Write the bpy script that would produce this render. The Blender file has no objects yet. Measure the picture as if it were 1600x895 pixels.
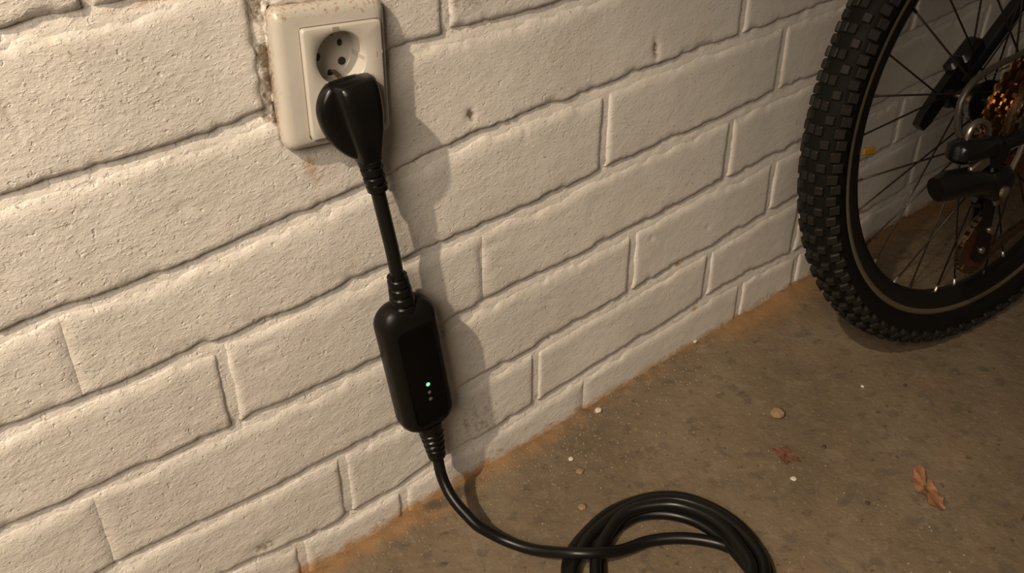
import bpy, bmesh, math, random
import numpy as np
from mathutils import Vector, Matrix

random.seed(7)
D = bpy.data
C = bpy.context.scene.collection
SC = bpy.context.scene
PI = math.pi

# ------------------------------------------------------------------ camera
cam_d = D.cameras.new('camera')
cam = D.objects.new('camera', cam_d)
C.objects.link(cam)
Rc = ((0.81016969, -0.57648327, -0.10626439),
      (-0.40196856, -0.41440342, -0.81651153),
      (0.42666891, 0.70422784, -0.56746524))      # rows: camera right, camera down, camera forward
cam.matrix_world = Matrix((
    (Rc[0][0], -Rc[1][0], -Rc[2][0], 0.0),
    (Rc[0][1], -Rc[1][1], -Rc[2][1], -0.62100959),
    (Rc[0][2], -Rc[1][2], -Rc[2][2], 0.7222969),
    (0, 0, 0, 1)))
cam_d.sensor_fit = 'HORIZONTAL'
cam_d.sensor_width = 36.0
cam_d.lens = 36.0 * 1350.0 / 1600.0
cam_d.clip_start = 0.02
SC.camera = cam

# ------------------------------------------------------------------ light
w = D.worlds.new('cellar_air')
SC.world = w
w.use_nodes = True
bg = w.node_tree.nodes['Background']
bg.inputs[0].default_value = (1.0, 0.83, 0.64, 1)
bg.inputs[1].default_value = 0.045

ld = D.lights.new('cellar_lamp', 'SPOT')      # a lamp in a reflector
ld.spot_size = math.radians(52)
ld.spot_blend = 0.62
ld.energy = 212.0
ld.color = (1.0, 0.82, 0.61)
ld.shadow_soft_size = 0.022
lamp = D.objects.new('cellar_lamp', ld)
lamp.location = (-0.96, -0.75, 2.1)
lamp.rotation_euler = (Vector((-0.30, -0.20, 0.30)) - Vector(lamp.location)).to_track_quat('-Z', 'Y').to_euler()
C.objects.link(lamp)
# added area light, a broad soft fill for the wall with no visible source
fd = D.lights.new('soft_fill', 'AREA')
fd.shape = 'RECTANGLE'
fd.size = 0.7
fd.size_y = 0.6
fd.energy = 19.8
fd.color = (1.0, 0.84, 0.67)
glow = D.objects.new('soft_fill', fd)
glow.location = (-0.64, -0.90, 1.30)
glow.rotation_euler = (Vector((0.05, 0.0, 0.40)) - Vector(glow.location)).to_track_quat('-Z', 'Y').to_euler()
C.objects.link(glow)

SC.view_settings.view_transform = 'Standard'
SC.view_settings.look = 'None'
SC.view_settings.exposure = 0.0
SC.view_settings.gamma = 1.0

# ------------------------------------------------------------------ helpers
def link(o):
    C.objects.link(o)
    return o

def empty(name, loc, label, cat, group=None, rot=None):
    o = link(D.objects.new(name, None))
    o.empty_display_size = 0.02
    o.location = loc
    if rot is not None:
        o.rotation_euler = rot
    tag(o, label, cat, group)
    return o

def tag(o, label, cat, group=None):
    o['label'] = label
    o['category'] = cat
    if group:
        o['group'] = group
    return o

def mk(name, verts, faces, mat, parent=None, smooth=True, sharp=None):
    me = D.meshes.new(name)
    me.from_pydata([tuple(v) for v in verts], [], faces)
    me.materials.append(mat)
    if smooth:
        me.polygons.foreach_set('use_smooth', [True] * len(me.polygons))
    me.update()
    o = link(D.objects.new(name, me))
    if parent:
        o.parent = parent
    if sharp:
        fix_normals(me)
        try:
            me.set_sharp_from_angle(angle=math.radians(sharp))
        except Exception:
            pass
    return o

def fix_normals(me):
    bm = bmesh.new()
    bm.from_mesh(me)
    bmesh.ops.recalc_face_normals(bm, faces=bm.faces)
    bm.to_mesh(me)
    bm.free()

class MB:
    def __init__(s):
        s.v = []
        s.f = []
    def add(s, v, f):
        n = len(s.v)
        s.v += [tuple(p) for p in v]
        s.f += [tuple(i + n for i in q) for q in f]
        return s
    def rings(s, rings, close=True, cap0=True, cap1=True):
        n = len(rings[0])
        v = [p for r in rings for p in r]
        f = []
        for i in range(len(rings) - 1):
            for j in range(n if close else n - 1):
                k = (j + 1) % n
                f.append((i * n + j, i * n + k, (i + 1) * n + k, (i + 1) * n + j))
        if cap0:
            f.append(tuple(range(n))[::-1])
        if cap1:
            f.append(tuple((len(rings) - 1) * n + j for j in range(n)))
        return s.add(v, f)
    def box(s, c, d, M=None, bev=0.0):
        x, y, z = d[0] / 2, d[1] / 2, d[2] / 2
        if bev > 0:
            rr = []
            for zz, ins in ((-z, bev), (-z + bev, 0), (z - bev, 0), (z, bev)):
                a, b = x - ins, y - ins
                q = bev * 0.8
                rr.append([(a - q, -b, zz), (a, -b + q, zz), (a, b - q, zz), (a - q, b, zz),
                           (-a + q, b, zz), (-a, b - q, zz), (-a, -b + q, zz), (-a + q, -b, zz)])
            t = MB().rings(rr)
            vs, fs = t.v, t.f
        else:
            vs = [(i * x, j * y, k * z) for k in (-1, 1) for j in (-1, 1) for i in (-1, 1)]
            fs = [(0, 2, 3, 1), (4, 5, 7, 6), (0, 1, 5, 4), (2, 6, 7, 3), (0, 4, 6, 2), (1, 3, 7, 5)]
        out = []
        for p in vs:
            p = Vector(p)
            if M is not None:
                p = M @ p
            out.append(p + Vector(c))
        return s.add(out, fs)
    def tube(s, pts, r, n=12, cap=True):
        pts = [Vector(p) for p in pts]
        m = len(pts)
        rad = r if isinstance(r, (list, tuple)) else [r] * m
        rings = []
        t0 = (pts[1] - pts[0]).normalized()
        up = Vector((0, 0, 1)) if abs(t0.z) < 0.9 else Vector((0, 1, 0))
        nx = t0.cross(up).normalized()
        for i, p in enumerate(pts):
            t = (pts[min(i + 1, m - 1)] - pts[max(i - 1, 0)]).normalized()
            nx = (nx - t * nx.dot(t)).normalized()
            ny = t.cross(nx)
            rings.append([p + (nx * math.cos(a) + ny * math.sin(a)) * rad[i]
                          for a in [2 * PI * k / n for k in range(n)]])
        return s.rings(rings, cap0=cap, cap1=cap)
    def lathe_y(s, prof, n=32, c=(0, 0, 0), closed=False):
        # prof: list of (y, r); axis along local y
        rings = [[(c[0] + r * math.cos(2 * PI * k / n), c[1] + y, c[2] + r * math.sin(2 * PI * k / n)) for k in range(n)]
                 for y, r in prof]
        if closed:
            rings.append(rings[0])
            return s.rings(rings, cap0=False, cap1=False)
        return s.rings(rings)
    def build(s, name, mat, parent=None, smooth=True, sharp=35):
        return mk(name, s.v, s.f, mat, parent, smooth, sharp)

def catmull(pts, step=0.006, closed=False):
    P = [np.array(p, float) for p in pts]
    P = [2 * P[0] - P[1]] + P + [2 * P[-1] - P[-2]]
    out = []
    for i in range(1, len(P) - 2):
        p0, p1, p2, p3 = P[i - 1:i + 3]
        n = max(2, int(np.linalg.norm(p2 - p1) / step))
        for k in range(n):
            t = k / n
            out.append(0.5 * (2 * p1 + (p2 - p0) * t + (2 * p0 - 5 * p1 + 4 * p2 - p3) * t * t + (3 * p1 - p0 - 3 * p2 + p3) * t ** 3))
    out.append(P[-2])
    return [tuple(p) for p in out]

def hsh(i, j, seed):
    h = (i * 374761393 + j * 668265263 + seed * 974711) & 0x7fffffff
    h = ((h ^ (h >> 13)) * 1274126177) & 0x7fffffff
    return ((h ^ (h >> 16)) & 0xffff) / 65535.0

def vnoise(x, y, seed=0):
    x = np.asarray(x, float); y = np.asarray(y, float)
    i = np.floor(x).astype(np.int64); j = np.floor(y).astype(np.int64)
    fx = x - i; fy = y - j
    fx = fx * fx * (3 - 2 * fx); fy = fy * fy * (3 - 2 * fy)
    a = hsh(i, j, seed); b = hsh(i + 1, j, seed); c = hsh(i, j + 1, seed); d = hsh(i + 1, j + 1, seed)
    return (a + (b - a) * fx + (c - a) * fy + (a - b - c + d) * fx * fy) * 2 - 1

def fbm(x, y, scale, seed=0, octv=3):
    s = 0; a = 1.0; t = 0
    for o in range(octv):
        s = s + a * vnoise(x / scale, y / scale, seed + o * 17)
        t += a; a *= 0.5; scale *= 0.5
    return s / t

def sstep(a, b, x):
    t = np.clip((x - a) / (b - a), 0, 1)
    return t * t * (3 - 2 * t)

# ------------------------------------------------------------------ materials
def new_mat(name, col=(0.5, 0.5, 0.5), rough=0.5, metal=0.0, spec=0.5, emit=None, coat=0):
    m = D.materials.new(name)
    m.use_nodes = True
    b = m.node_tree.nodes['Principled BSDF']
    b.inputs['Base Color'].default_value = (*col, 1)
    b.inputs['Roughness'].default_value = rough
    b.inputs['Metallic'].default_value = metal
    b.inputs['Specular IOR Level'].default_value = spec
    if coat:
        b.inputs['Coat Weight'].default_value = coat
    if emit:
        b.inputs['Emission Color'].default_value = (*emit[0], 1)
        b.inputs['Emission Strength'].default_value = emit[1]
    return m

class NG:
    def __init__(s, m):
        s.t = m.node_tree
        s.b = s.t.nodes['Principled BSDF']
    def n(s, typ, **kw):
        nd = s.t.nodes.new(typ)
        for k, v in kw.items():
            if k in nd.inputs:
                nd.inputs[k].default_value = v
            else:
                setattr(nd, k, v)
        return nd
    def l(s, a, b):
        s.t.links.new(a, b)
    def noise(s, vec, scale, detail=4, rough=0.55, dist=0.0):
        nd = s.n('ShaderNodeTexNoise')
        nd.inputs['Scale'].default_value = scale
        nd.inputs['Detail'].default_value = detail
        nd.inputs['Roughness'].default_value = rough
        nd.inputs['Distortion'].default_value = dist
        s.l(vec, nd.inputs['Vector'])
        return nd.outputs['Fac']
    def ramp(s, fac, stops):
        nd = s.n('ShaderNodeValToRGB')
        e = nd.color_ramp.elements
        while len(e) < len(stops):
            e.new(0.5)
        for k, (p, c) in enumerate(stops):
            e[k].position = p
            e[k].color = (*c, 1) if isinstance(c, tuple) else (c, c, c, 1)
        s.l(fac, nd.inputs['Fac'])
        return nd.outputs['Color']
    def mix(s, fac, a, b, blend='MIX'):
        nd = s.n('ShaderNodeMix', data_type='RGBA', blend_type=blend)
        for sock, val in ((nd.inputs['Factor'], fac), (nd.inputs[6], a), (nd.inputs[7], b)):
            if isinstance(val, (int, float)):
                sock.default_value = val
            elif isinstance(val, tuple):
                sock.default_value = (*val, 1)
            else:
                s.l(val, sock)
        return nd.outputs[2]
    def math(s, op, a, b=0.0, clamp=False):
        nd = s.n('ShaderNodeMath', operation=op, use_clamp=clamp)
        for k, val in enumerate((a, b)):
            if isinstance(val, (int, float)):
                nd.inputs[k].default_value = val
            else:
                s.l(val, nd.inputs[k])
        return nd.outputs[0]
    def bump(s, h, strength, dist, prev=None):
        nd = s.n('ShaderNodeBump')
        nd.inputs['Strength'].default_value = strength
        nd.inputs['Distance'].default_value = dist
        s.l(h, nd.inputs['Height'])
        if prev is not None:
            s.l(prev, nd.inputs['Normal'])
        return nd.outputs['Normal']

def paint_material():
    m = new_mat('painted_brick', (0.6, 0.56, 0.5), 0.42)
    g = NG(m)
    pos = g.n('ShaderNodeNewGeometry').outputs['Position']
    mp = g.n('ShaderNodeMapping')
    g.l(pos, mp.inputs['Vector'])
    mp.inputs['Rotation'].default_value = (0, math.radians(28), 0)
    mp.inputs['Scale'].default_value = (1.0, 1.0, 1.9)
    streak = mp.outputs['Vector']
    base = g.ramp(g.noise(pos, 7, 5, 0.6), [(0.3, (0.50, 0.465, 0.42)), (0.7, (0.60, 0.565, 0.515))])
    base = g.mix(g.ramp(g.noise(pos, 38, 4, 0.6), [(0.58, 0.0), (0.8, 0.55)]), base, (0.52, 0.45, 0.35))
    # dark specks where the paint has pits
    sp = g.ramp(g.noise(pos, 260, 2, 0.5), [(0.685, 0.0), (0.75, 0.6)])
    base = g.mix(sp, base, (0.16, 0.12, 0.08))
    dirt = g.n('ShaderNodeAttribute', attribute_name='dirt').outputs['Fac']
    rust = g.n('ShaderNodeAttribute', attribute_name='rust').outputs['Fac']
    n1 = g.noise(pos, 150, 5, 0.7)
    n2 = g.noise(pos, 60, 5, 0.7)
    dm = g.ramp(g.math('ADD', g.math('MULTIPLY', dirt, 0.62), g.math('MULTIPLY', n1, 0.75)), [(0.60, 0.0), (0.80, 1.0)])
    base = g.mix(dm, base, (0.15, 0.115, 0.075))
    rm = g.ramp(g.math('ADD', g.math('MULTIPLY', rust, 0.60), g.math('MULTIPLY', n2, 0.75)), [(0.56, 0.0), (0.85, 0.9)])
    base = g.mix(rm, base, (0.36, 0.20, 0.075))
    g.l(base, g.b.inputs['Base Color'])
    h1 = g.noise(streak, 85, 6, 0.66, 0.25)
    fl = g.ramp(g.noise(streak, 210, 3, 0.6), [(0.56, 0.0), (0.66, 1.0)])
    dn = g.ramp(g.noise(pos, 150, 2, 0.5), [(0.28, 0.0), (0.36, 1.0)])
    vor = g.n('ShaderNodeTexVoronoi', feature='SMOOTH_F1')
    vor.inputs['Scale'].default_value = 210
    g.l(streak, vor.inputs['Vector'])
    h2 = g.noise(pos, 430, 3, 0.6)
    sx = g.n('ShaderNodeSeparateXYZ')
    g.l(pos, sx.inputs[0])
    mr = g.n('ShaderNodeMapRange')
    mr.inputs['From Min'].default_value = 0.0
    mr.inputs['From Max'].default_value = 0.70
    mr.inputs['To Min'].default_value = 1.0
    mr.inputs['To Max'].default_value = 0.22
    g.l(sx.outputs['X'], mr.inputs['Value'])
    fade = mr.outputs[0]
    h1 = g.math('MULTIPLY', h1, fade)
    fl = g.math('MULTIPLY', fl, fade)
    dn = g.math('MULTIPLY', dn, fade)
    h2 = g.math('MULTIPLY', h2, fade)
    nrm = g.bump(h1, 0.55, 0.0024)
    nrm = g.bump(fl, 0.50, 0.0009, nrm)
    nrm = g.bump(dn, 0.6, 0.0009, nrm)
    nrm = g.bump(vor.outputs['Distance'], 0.12, 0.0008, nrm)
    nrm = g.bump(h2, 0.30, 0.0006, nrm)
    g.l(nrm, g.b.inputs['Normal'])
    g.l(g.ramp(n2, [(0.3, 0.34), (0.7, 0.52)]), g.b.inputs['Roughness'])
    return m

def floor_material():
    m = new_mat('cellar_concrete', (0.25, 0.2, 0.14), 0.8)
    g = NG(m)
    pos = g.n('ShaderNodeNewGeometry').outputs['Position']
    base = g.ramp(g.noise(pos, 5.5, 6, 0.62), [(0.30, (0.085, 0.060, 0.034)), (0.52, (0.112, 0.080, 0.047)), (0.72, (0.145, 0.110, 0.070))])
    base = g.mix(g.ramp(g.noise(pos, 23, 4, 0.6, 0.4), [(0.56, 0.0), (0.70, 0.55)]), base, (0.080, 0.062, 0.042))
    base = g.mix(g.ramp(g.noise(pos, 48, 3, 0.5), [(0.58, 0.0), (0.64, 0.55)]), base, (0.062, 0.048, 0.034))
    base = g.mix(g.ramp(g.noise(pos, 12, 4, 0.6), [(0.58, 0.0), (0.78, 0.6)]), base, (0.150, 0.085, 0.045))
    base = g.mix(g.ramp(g.noise(pos, 150, 4, 0.65), [(0.58, 0.0), (0.74, 0.6)]), base, (0.21, 0.17, 0.12))
    base = g.mix(g.ramp(g.noise(pos, 340, 2, 0.5), [(0.70, 0.0), (0.76, 0.7)]), base, (0.05, 0.038, 0.026))
    pos2 = pos
    base = g.mix(g.ramp(g.noise(pos, 95, 3, 0.55), [(0.64, 0.0), (0.69, 0.75)]), base, (0.045, 0.035, 0.024))
    base = g.mix(g.ramp(g.noise(pos, 32, 5, 0.7), [(0.56, 0.0), (0.74, 0.45)]), base, (0.19, 0.155, 0.11))
    rust = g.n('ShaderNodeAttribute', attribute_name='rust').outputs['Fac']
    dirt = g.n('ShaderNodeAttribute', attribute_name='dirt').outputs['Fac']
    pale = g.n('ShaderNodeAttribute', attribute_name='pale').outputs['Fac']
    n2 = g.noise(pos, 55, 5, 0.7)
    rm = g.ramp(g.math('ADD', g.math('MULTIPLY', rust, 0.5), g.math('MULTIPLY', n2, 0.85)), [(0.60, 0.0), (0.95, 0.8)])
    base = g.mix(rm, base, (0.20, 0.105, 0.038))
    dm = g.ramp(g.math('ADD', g.math('MULTIPLY', dirt, 0.6), g.math('MULTIPLY', n2, 0.7)), [(0.58, 0.0), (0.85, 0.85)])
    base = g.mix(dm, base, (0.05, 0.040, 0.027))
    n3 = g.noise(pos, 190, 3, 0.6)
    pm = g.ramp(g.math('ADD', g.math('MULTIPLY', pale, 0.07), g.math('MULTIPLY', n3, 0.9)), [(0.62, 0.0), (0.78, 0.75)])
    base = g.mix(pm, base, (0.26, 0.225, 0.17))
    g.l(base, g.b.inputs['Base Color'])
    nrm = g.bump(g.noise(pos, 70, 6, 0.65), 0.8, 0.003)
    nrm = g.bump(g.noise(pos, 420, 3, 0.6), 0.45, 0.0006, nrm)
    g.l(nrm, g.b.inputs['Normal'])
    g.l(g.ramp(n2, [(0.3, 0.62), (0.7, 0.88)]), g.b.inputs['Roughness'])
    return m

def plastic_white():
    m = new_mat('aged_white_plastic', (0.66, 0.62, 0.55), 0.30)
    g = NG(m)
    pos = g.n('ShaderNodeNewGeometry').outputs['Position']
    base = g.ramp(g.noise(pos, 18, 4, 0.6), [(0.3, (0.385, 0.355, 0.305)), (0.7, (0.435, 0.405, 0.355))])
    d = g.n('ShaderNodeAttribute', attribute_name='dirt').outputs['Fac']
    n1 = g.noise(pos, 330, 4, 0.7)
    dm = g.ramp(g.math('ADD', g.math('MULTIPLY', d, 0.45), g.math('MULTIPLY', n1, 0.8)), [(0.66, 0.0), (0.74, 0.8)])
    base = g.mix(dm, base, (0.24, 0.15, 0.08))
    g.l(base, g.b.inputs['Base Color'])
    g.l(g.bump(g.noise(pos, 90, 3, 0.5), 0.15, 0.0008), g.b.inputs['Normal'])
    return m

M_paint = paint_material()
M_floor = floor_material()
M_white = plastic_white()
M_hole = new_mat('socket_hole_dark', (0.010, 0.008, 0.006), 0.6)
M_brass = new_mat('tarnished_brass', (0.26, 0.18, 0.09), 0.4, 0.8)
M_line = new_mat('engraved_line', (0.27, 0.21, 0.15), 0.6)

def black(name, col, rough, bumpy=0.0, scale=900, spec=0.5):
    m = new_mat(name, col, rough, spec=spec)
    g = NG(m)
    co = g.n('ShaderNodeTexCoord').outputs['Object']
    nz = g.noise(co, scale, 3, 0.6)
    if bumpy:
        g.l(g.bump(nz, bumpy, 0.0003), g.b.inputs['Normal'])
    g.l(g.ramp(g.noise(co, 60, 3), [(0.3, rough * 0.85), (0.7, min(1, rough * 1.2))]), g.b.inputs['Roughness'])
    return m

M_plug = black('black_plug_plastic', (0.0050, 0.0047, 0.0040), 0.25, 0.08, 900, 0.17)
M_cord = black('black_rubber_cord', (0.0050, 0.0047, 0.0040), 0.33, 0.12, 700, 0.24)
M_box = black('black_box_plastic', (0.0058, 0.0052, 0.0043), 0.34, 0.15, 1500, 0.13)
M_panel = black('gloss_black_panel', (0.0022, 0.0022, 0.0019), 0.16, 0.0, 900, 0.16)
M_led_on = new_mat('green_status_light', (0.1, 0.9, 0.25), 0.3, emit=((0.16, 1.0, 0.28), 1.5))
M_led_off = new_mat('unlit_status_light', (0.075, 0.075, 0.07), 0.35)
M_tyre = black('tyre_rubber', (0.0060, 0.0055, 0.0042), 0.66, 0.3, 500, 0.10)
M_knob = black('tread_rubber', (0.0125, 0.0110, 0.0085), 0.55, 0.3, 500, 0.16)
M_rimedge = new_mat('worn_rim_edge', (0.080, 0.064, 0.040), 0.5, 0.1)
M_housing = new_mat('grey_cable_housing', (0.035, 0.029, 0.022), 0.4)
M_rim = new_mat('black_rim_paint', (0.008, 0.007, 0.006), 0.35, spec=0.25)
M_spoke = new_mat('black_spoke', (0.030, 0.024, 0.018), 0.35, 0.6)
M_nipple = new_mat('silver_nipple', (0.55, 0.50, 0.42), 0.3, 0.9)
M_warm_sheen = new_mat('oily_warm_sheen_steel', (0.32, 0.175, 0.06), 0.20, 0.95)  # greasy steel; the warm lamp's reflection is put into this golden colour
M_steel = new_mat('dull_silver_steel', (0.42, 0.36, 0.29), 0.30, 0.95)
M_dark = new_mat('black_gear_metal', (0.006, 0.0055, 0.005), 0.22, 0.0, spec=0.35)
M_frame = new_mat('black_frame_paint', (0.006, 0.0055, 0.006), 0.28, spec=0.25)
M_red = new_mat('brown_red_pulley', (0.050, 0.015, 0.009), 0.3)
M_amber = new_mat('amber_reflector', (0.22, 0.115, 0.012), 0.35)
M_chain = new_mat('oily_chain', (0.10, 0.065, 0.035), 0.35, 0.8)

# ------------------------------------------------------------------ the wall
# bed joints (x mm, z mm), top to bottom, as surveyed along the wall
BEDS = [
    [(-800, 995), (2600, 998)],
    [(-800, 912), (2600, 914)],
    [(-800, 829), (2600, 831)],
    [(-800, 747), (2600, 747)],
    [(-800, 664), (93, 663), (400, 668), (2600, 664)],
    [(-800, 581), (33, 579), (62, 578), (91, 577), (150, 575), (260, 580), (500, 582), (2600, 580)],
    [(-800, 480), (-8, 478), (32, 477), (75, 476), (122, 474), (160, 474), (215, 480), (285, 490), (309, 491), (353, 489), (411, 486), (460, 484), (2600, 480)],
    [(-800, 388), (-3, 386), (42, 382), (91, 381), (131, 382), (173, 384), (216, 385), (246, 385), (285, 389), (308, 391), (363, 394), (428, 394), (490, 391), (556, 391), (646, 390), (744, 385), (851, 384), (2600, 384)],
    [(-800, 314), (-78, 311), (-22, 308), (14, 305), (53, 306), (107, 304), (165, 301), (196, 302), (244, 303), (285, 303), (313, 302), (387, 300), (467, 301), (554, 302), (609, 302), (678, 301), (767, 302), (829, 300), (2600, 300)],
    [(-800, 232), (-113, 227), (-54, 223), (-16, 222), (17, 220), (52, 218), (102, 216), (142, 214), (184, 213), (224, 210), (297, 213), (343, 215), (384, 216), (451, 215), (504, 215), (551, 216), (612, 217), (676, 220), (716, 217), (772, 218), (817, 218), (2600, 218)],
    [(-800, 142), (-67, 137), (-12, 136), (25, 134), (70, 130), (96, 129), (147, 128), (214, 123), (290, 125), (330, 128), (396, 127), (453, 130), (548, 133), (594, 135), (652, 137), (674, 136), (760, 141), (823, 142), (2600, 140)],
    [(-800, 60), (-60, 60), (22, 62), (86, 50), (133, 44), (174, 43), (207, 43), (248, 48), (336, 47), (382, 50), (423, 53), (495, 56), (546, 57), (618, 59), (655, 63), (712, 64), (773, 60), (851, 52), (2600, 56)],
    [(-800, -14), (2600, -14)],
]
# head joints per course: x mm; a trailing f marks a joint the paint has filled nearly flush
HEADS = [
    [-640, -388, -135, 118, 370, 622, 874, 1126, 1380, 1634, 1888, 2140, 2392],
    [-520, -262, -10, 244, 496, 748, 1000, 1252, 1506, 1760, 2014, 2268],
    [-640, -388, -135, 118, 370, 622, 874, 1126, 1380, 1634, 1888, 2140, 2392],
    [-520, -262, -10, 244, 496, 748, 1000, 1252, 1506, 1760, 2014, 2268],
    [-660, -410, -158, 93, 345, 600, 850, 1102, 1356, 1610, 1864, 2118, 2372],
    [-560, -312, -62, 191, 351, 603, 856, 1110, 1362, 1614, 1866, 2120, 2372],
    [-550, -300, -48, 707, 960, 1212, 1464, 1716, 1968, 2220, 2472],
    [-520, -266, (-13, 'g'), 508, 770, 1022, 1276, 1528, 1782, 2034, 2286],
    [-670, -420, -168, 84, (346, 'g'), 690, 942, 1194, 1446, 1700, 1952, 2206, 2460],
    [-560, -305, (-50, 'g'), 538, 768, 1022, 1276, 1530, 1784, 2036, 2288],
    [-610, -356, -102, 154, 392, 660, 825, 1078, 1330, 1584, 1836, 2090, 2342],
    [-560, -430, -300, -170, -40, 90, 208, (455, 'g'), 720, 830, 960, 1080, 1205, 1330, 1455, 1580, 1705, 1830, 1955, 2080, 2205, 2330, 2455],
]
WX0, WX1 = -0.80, 2.55

def bedz(k, x):
    a = np.array(BEDS[k], float)
    xm = np.asarray(x) * 1000.0
    return (np.interp(xm, a[:, 0], a[:, 1]) + 1.3 * fbm(xm, 0 * xm + k * 77.0, 40.0, 5, 3)) / 1000.0

def rough_zone(x, z):
    # crumbled plaster left of and above the socket
    return np.clip(sstep(0.019, 0.003, np.abs(x - (0.1905 + 0.16 * (z - 0.50)) + 0.006 * fbm(x * 1000, z * 1000, 18, 43, 3))) * sstep(0.452, 0.478, z) * sstep(0.70, 0.60, z)
                   + 0.8 * sstep(0.02, 0.0, np.abs(z - 0.585)) * sstep(0.10, 0.15, x) * sstep(0.33, 0.28, x), 0, 1)

def face_relief(x, z):
    X, Z = x * 1000, z * 1000
    r = 0.0010 * fbm(X, Z, 75, 11, 2) + 0.00055 * fbm(X + 0.6 * Z, Z * 1.5, 17, 23, 3) + 0.00022 * fbm(X + 0.5 * Z, Z * 1.6, 7, 31, 2)
    near = 0.5 + 0.5 * sstep(0.9, -0.1, x)
    r = r * near
    r = r - rough_zone(x, z) * (0.0008 + 0.0065 * fbm(X, Z, 9, 41, 3) ** 1)
    # old drill marks and dents
    for (cx, cz, rx, rz, dp) in ((0.578, 0.411, 0.0030, 0.010, 0.0028), (0.3565, 0.417, 0.005, 0.006, 0.0022), (0.568, 0.195, 0.003, 0.003, 0.0015), (0.657, 0.170, 0.003, 0.003, 0.0013), (0.412, 0.381, 0.002, 0.008, 0.0010),
                                 (0.10, 0.430, 0.006, 0.003, 0.0016), (0.02, 0.530, 0.002, 0.014, 0.0012), (0.075, 0.275, 0.010, 0.002, 0.001),
                                 (0.12, 0.285, 0.010, 0.0022, 0.0014), (0.0625, 0.0694, 0.017, 0.008, 0.0022), (0.345, 0.27, 0.003, 0.016, 0.0012),
                                 (0.36, 0.280, 0.013, 0.004, 0.0010), (0.12, 0.265, 0.018, 0.002, 0.0006)):
        q = ((x - cx) / rx) ** 2 + ((z - cz) / rz) ** 2
        r = r - dp * np.exp(-q)
    # the wall is cut back where the socket sits on it
    lx = (x - 0.237) * math.cos(0.15) - (z - 0.494) * math.sin(0.15)
    lz = (x - 0.237) * math.sin(0.15) + (z - 0.494) * math.cos(0.15)
    m = sstep(0.0440, 0.0400, np.abs(lx)) * sstep(0.0525, 0.0485, np.abs(lz))
    return r * (1 - m) - 0.018 * m

def wall_dirt(x, z):
    X, Z = x * 1000, z * 1000
    d = rough_zone(x, z) * (0.62 + 0.75 * fbm(X, Z, 10, 47, 3))
    d = np.maximum(d, 0.55 * sstep(0.05, 0.01, z) * (0.5 + 0.5 * fbm(X, Z, 30, 51, 2)))
    d = np.maximum(d, 0.75 * np.exp(-(((x - 0.3565) / 0.005) ** 2 + ((z - 0.417) / 0.009) ** 2)))
    d = np.maximum(d, 0.8 * np.exp(-(((x - 0.578) / 0.0035) ** 2 + ((z - 0.411) / 0.011) ** 2)))
    d = np.maximum(d, 0.50 * np.exp(-(((x - 0.0625) / 0.022) ** 2 + ((z - 0.0694) / 0.011) ** 2)))
    d = np.maximum(d, 0.70 * np.exp(-(((x - 0.200) / 0.012) ** 2 + ((z - 0.447) / 0.006) ** 2)))
    d = np.maximum(d, 0.42 * np.exp(-(((x - 0.310) / 0.05) ** 2 + ((z - 0.075) / 0.05) ** 2)))
    d = np.maximum(d, 0.45 * np.exp(-(((x - 0.37) / 0.05) ** 2 + ((z - 0.515) / 0.02) ** 2)))
    return d

def wall_rust(x, z):
    X, Z = x * 1000, z * 1000
    r = 0.75 * sstep(0.022, 0.0, z + 0.004 * fbm(X, Z, 25, 61, 2))
    r = np.maximum(r, 0.95 * sstep(0.40, 0.28, x) * sstep(0.030, 0.0, z + 0.008 * fbm(X, Z, 45, 63, 2)))
    for (cx, cz, rx, rz, k) in ((0.612, 0.137, 0.006, 0.003, 0.9), (0.640, 0.057, 0.007, 0.004, 0.95), (0.205, 0.425, 0.012, 0.020, 0.55),
                                (0.195, 0.60, 0.02, 0.03, 0.7), (0.200, 0.500, 0.008, 0.03, 0.5), (0.15, 0.577, 0.05, 0.006, 0.6)):
        r = np.maximum(r, k * np.exp(-(((x - cx) / rx) ** 2 + ((z - cz) / rz) ** 2)))
    return r

def add_attr(me, name, arr):
    a = me.attributes.new(name, 'FLOAT', 'POINT')
    a.data.foreach_set('value', np.asarray(arr, dtype=np.float32).ravel())

def grid_mesh(name, X, Y, Z, mat, parent=None, dirt=None, rust=None, pale=None, flip=False):
    nv, nu = X.shape
    co = np.stack([X, Y, Z], -1).reshape(-1, 3)
    idx = np.arange(nv * nu).reshape(nv, nu)
    a, b, c, d = idx[:-1, :-1], idx[:-1, 1:], idx[1:, 1:], idx[1:, :-1]
    q = np.stack([a, b, c, d] if not flip else [a, d, c, b], -1).reshape(-1, 4)
    me = D.meshes.new(name)
    me.vertices.add(len(co)); me.vertices.foreach_set('co', co.astype(np.float32).ravel())
    me.loops.add(q.size); me.loops.foreach_set('vertex_index', q.astype(np.int32).ravel())
    me.polygons.add(len(q))
    me.polygons.foreach_set('loop_start', np.arange(0, q.size, 4, dtype=np.int32))
    me.polygons.foreach_set('loop_total', np.full(len(q), 4, dtype=np.int32))
    me.update(calc_edges=True)
    me.polygons.foreach_set('use_smooth', [True] * len(q))
    me.materials.append(mat)
    for n_, arr in (('dirt', dirt), ('rust', rust), ('pale', pale)):
        if arr is not None:
            add_attr(me, n_, arr)
    o = link(D.objects.new(name, me))
    if parent:
        o.parent = parent
    return o

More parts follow.
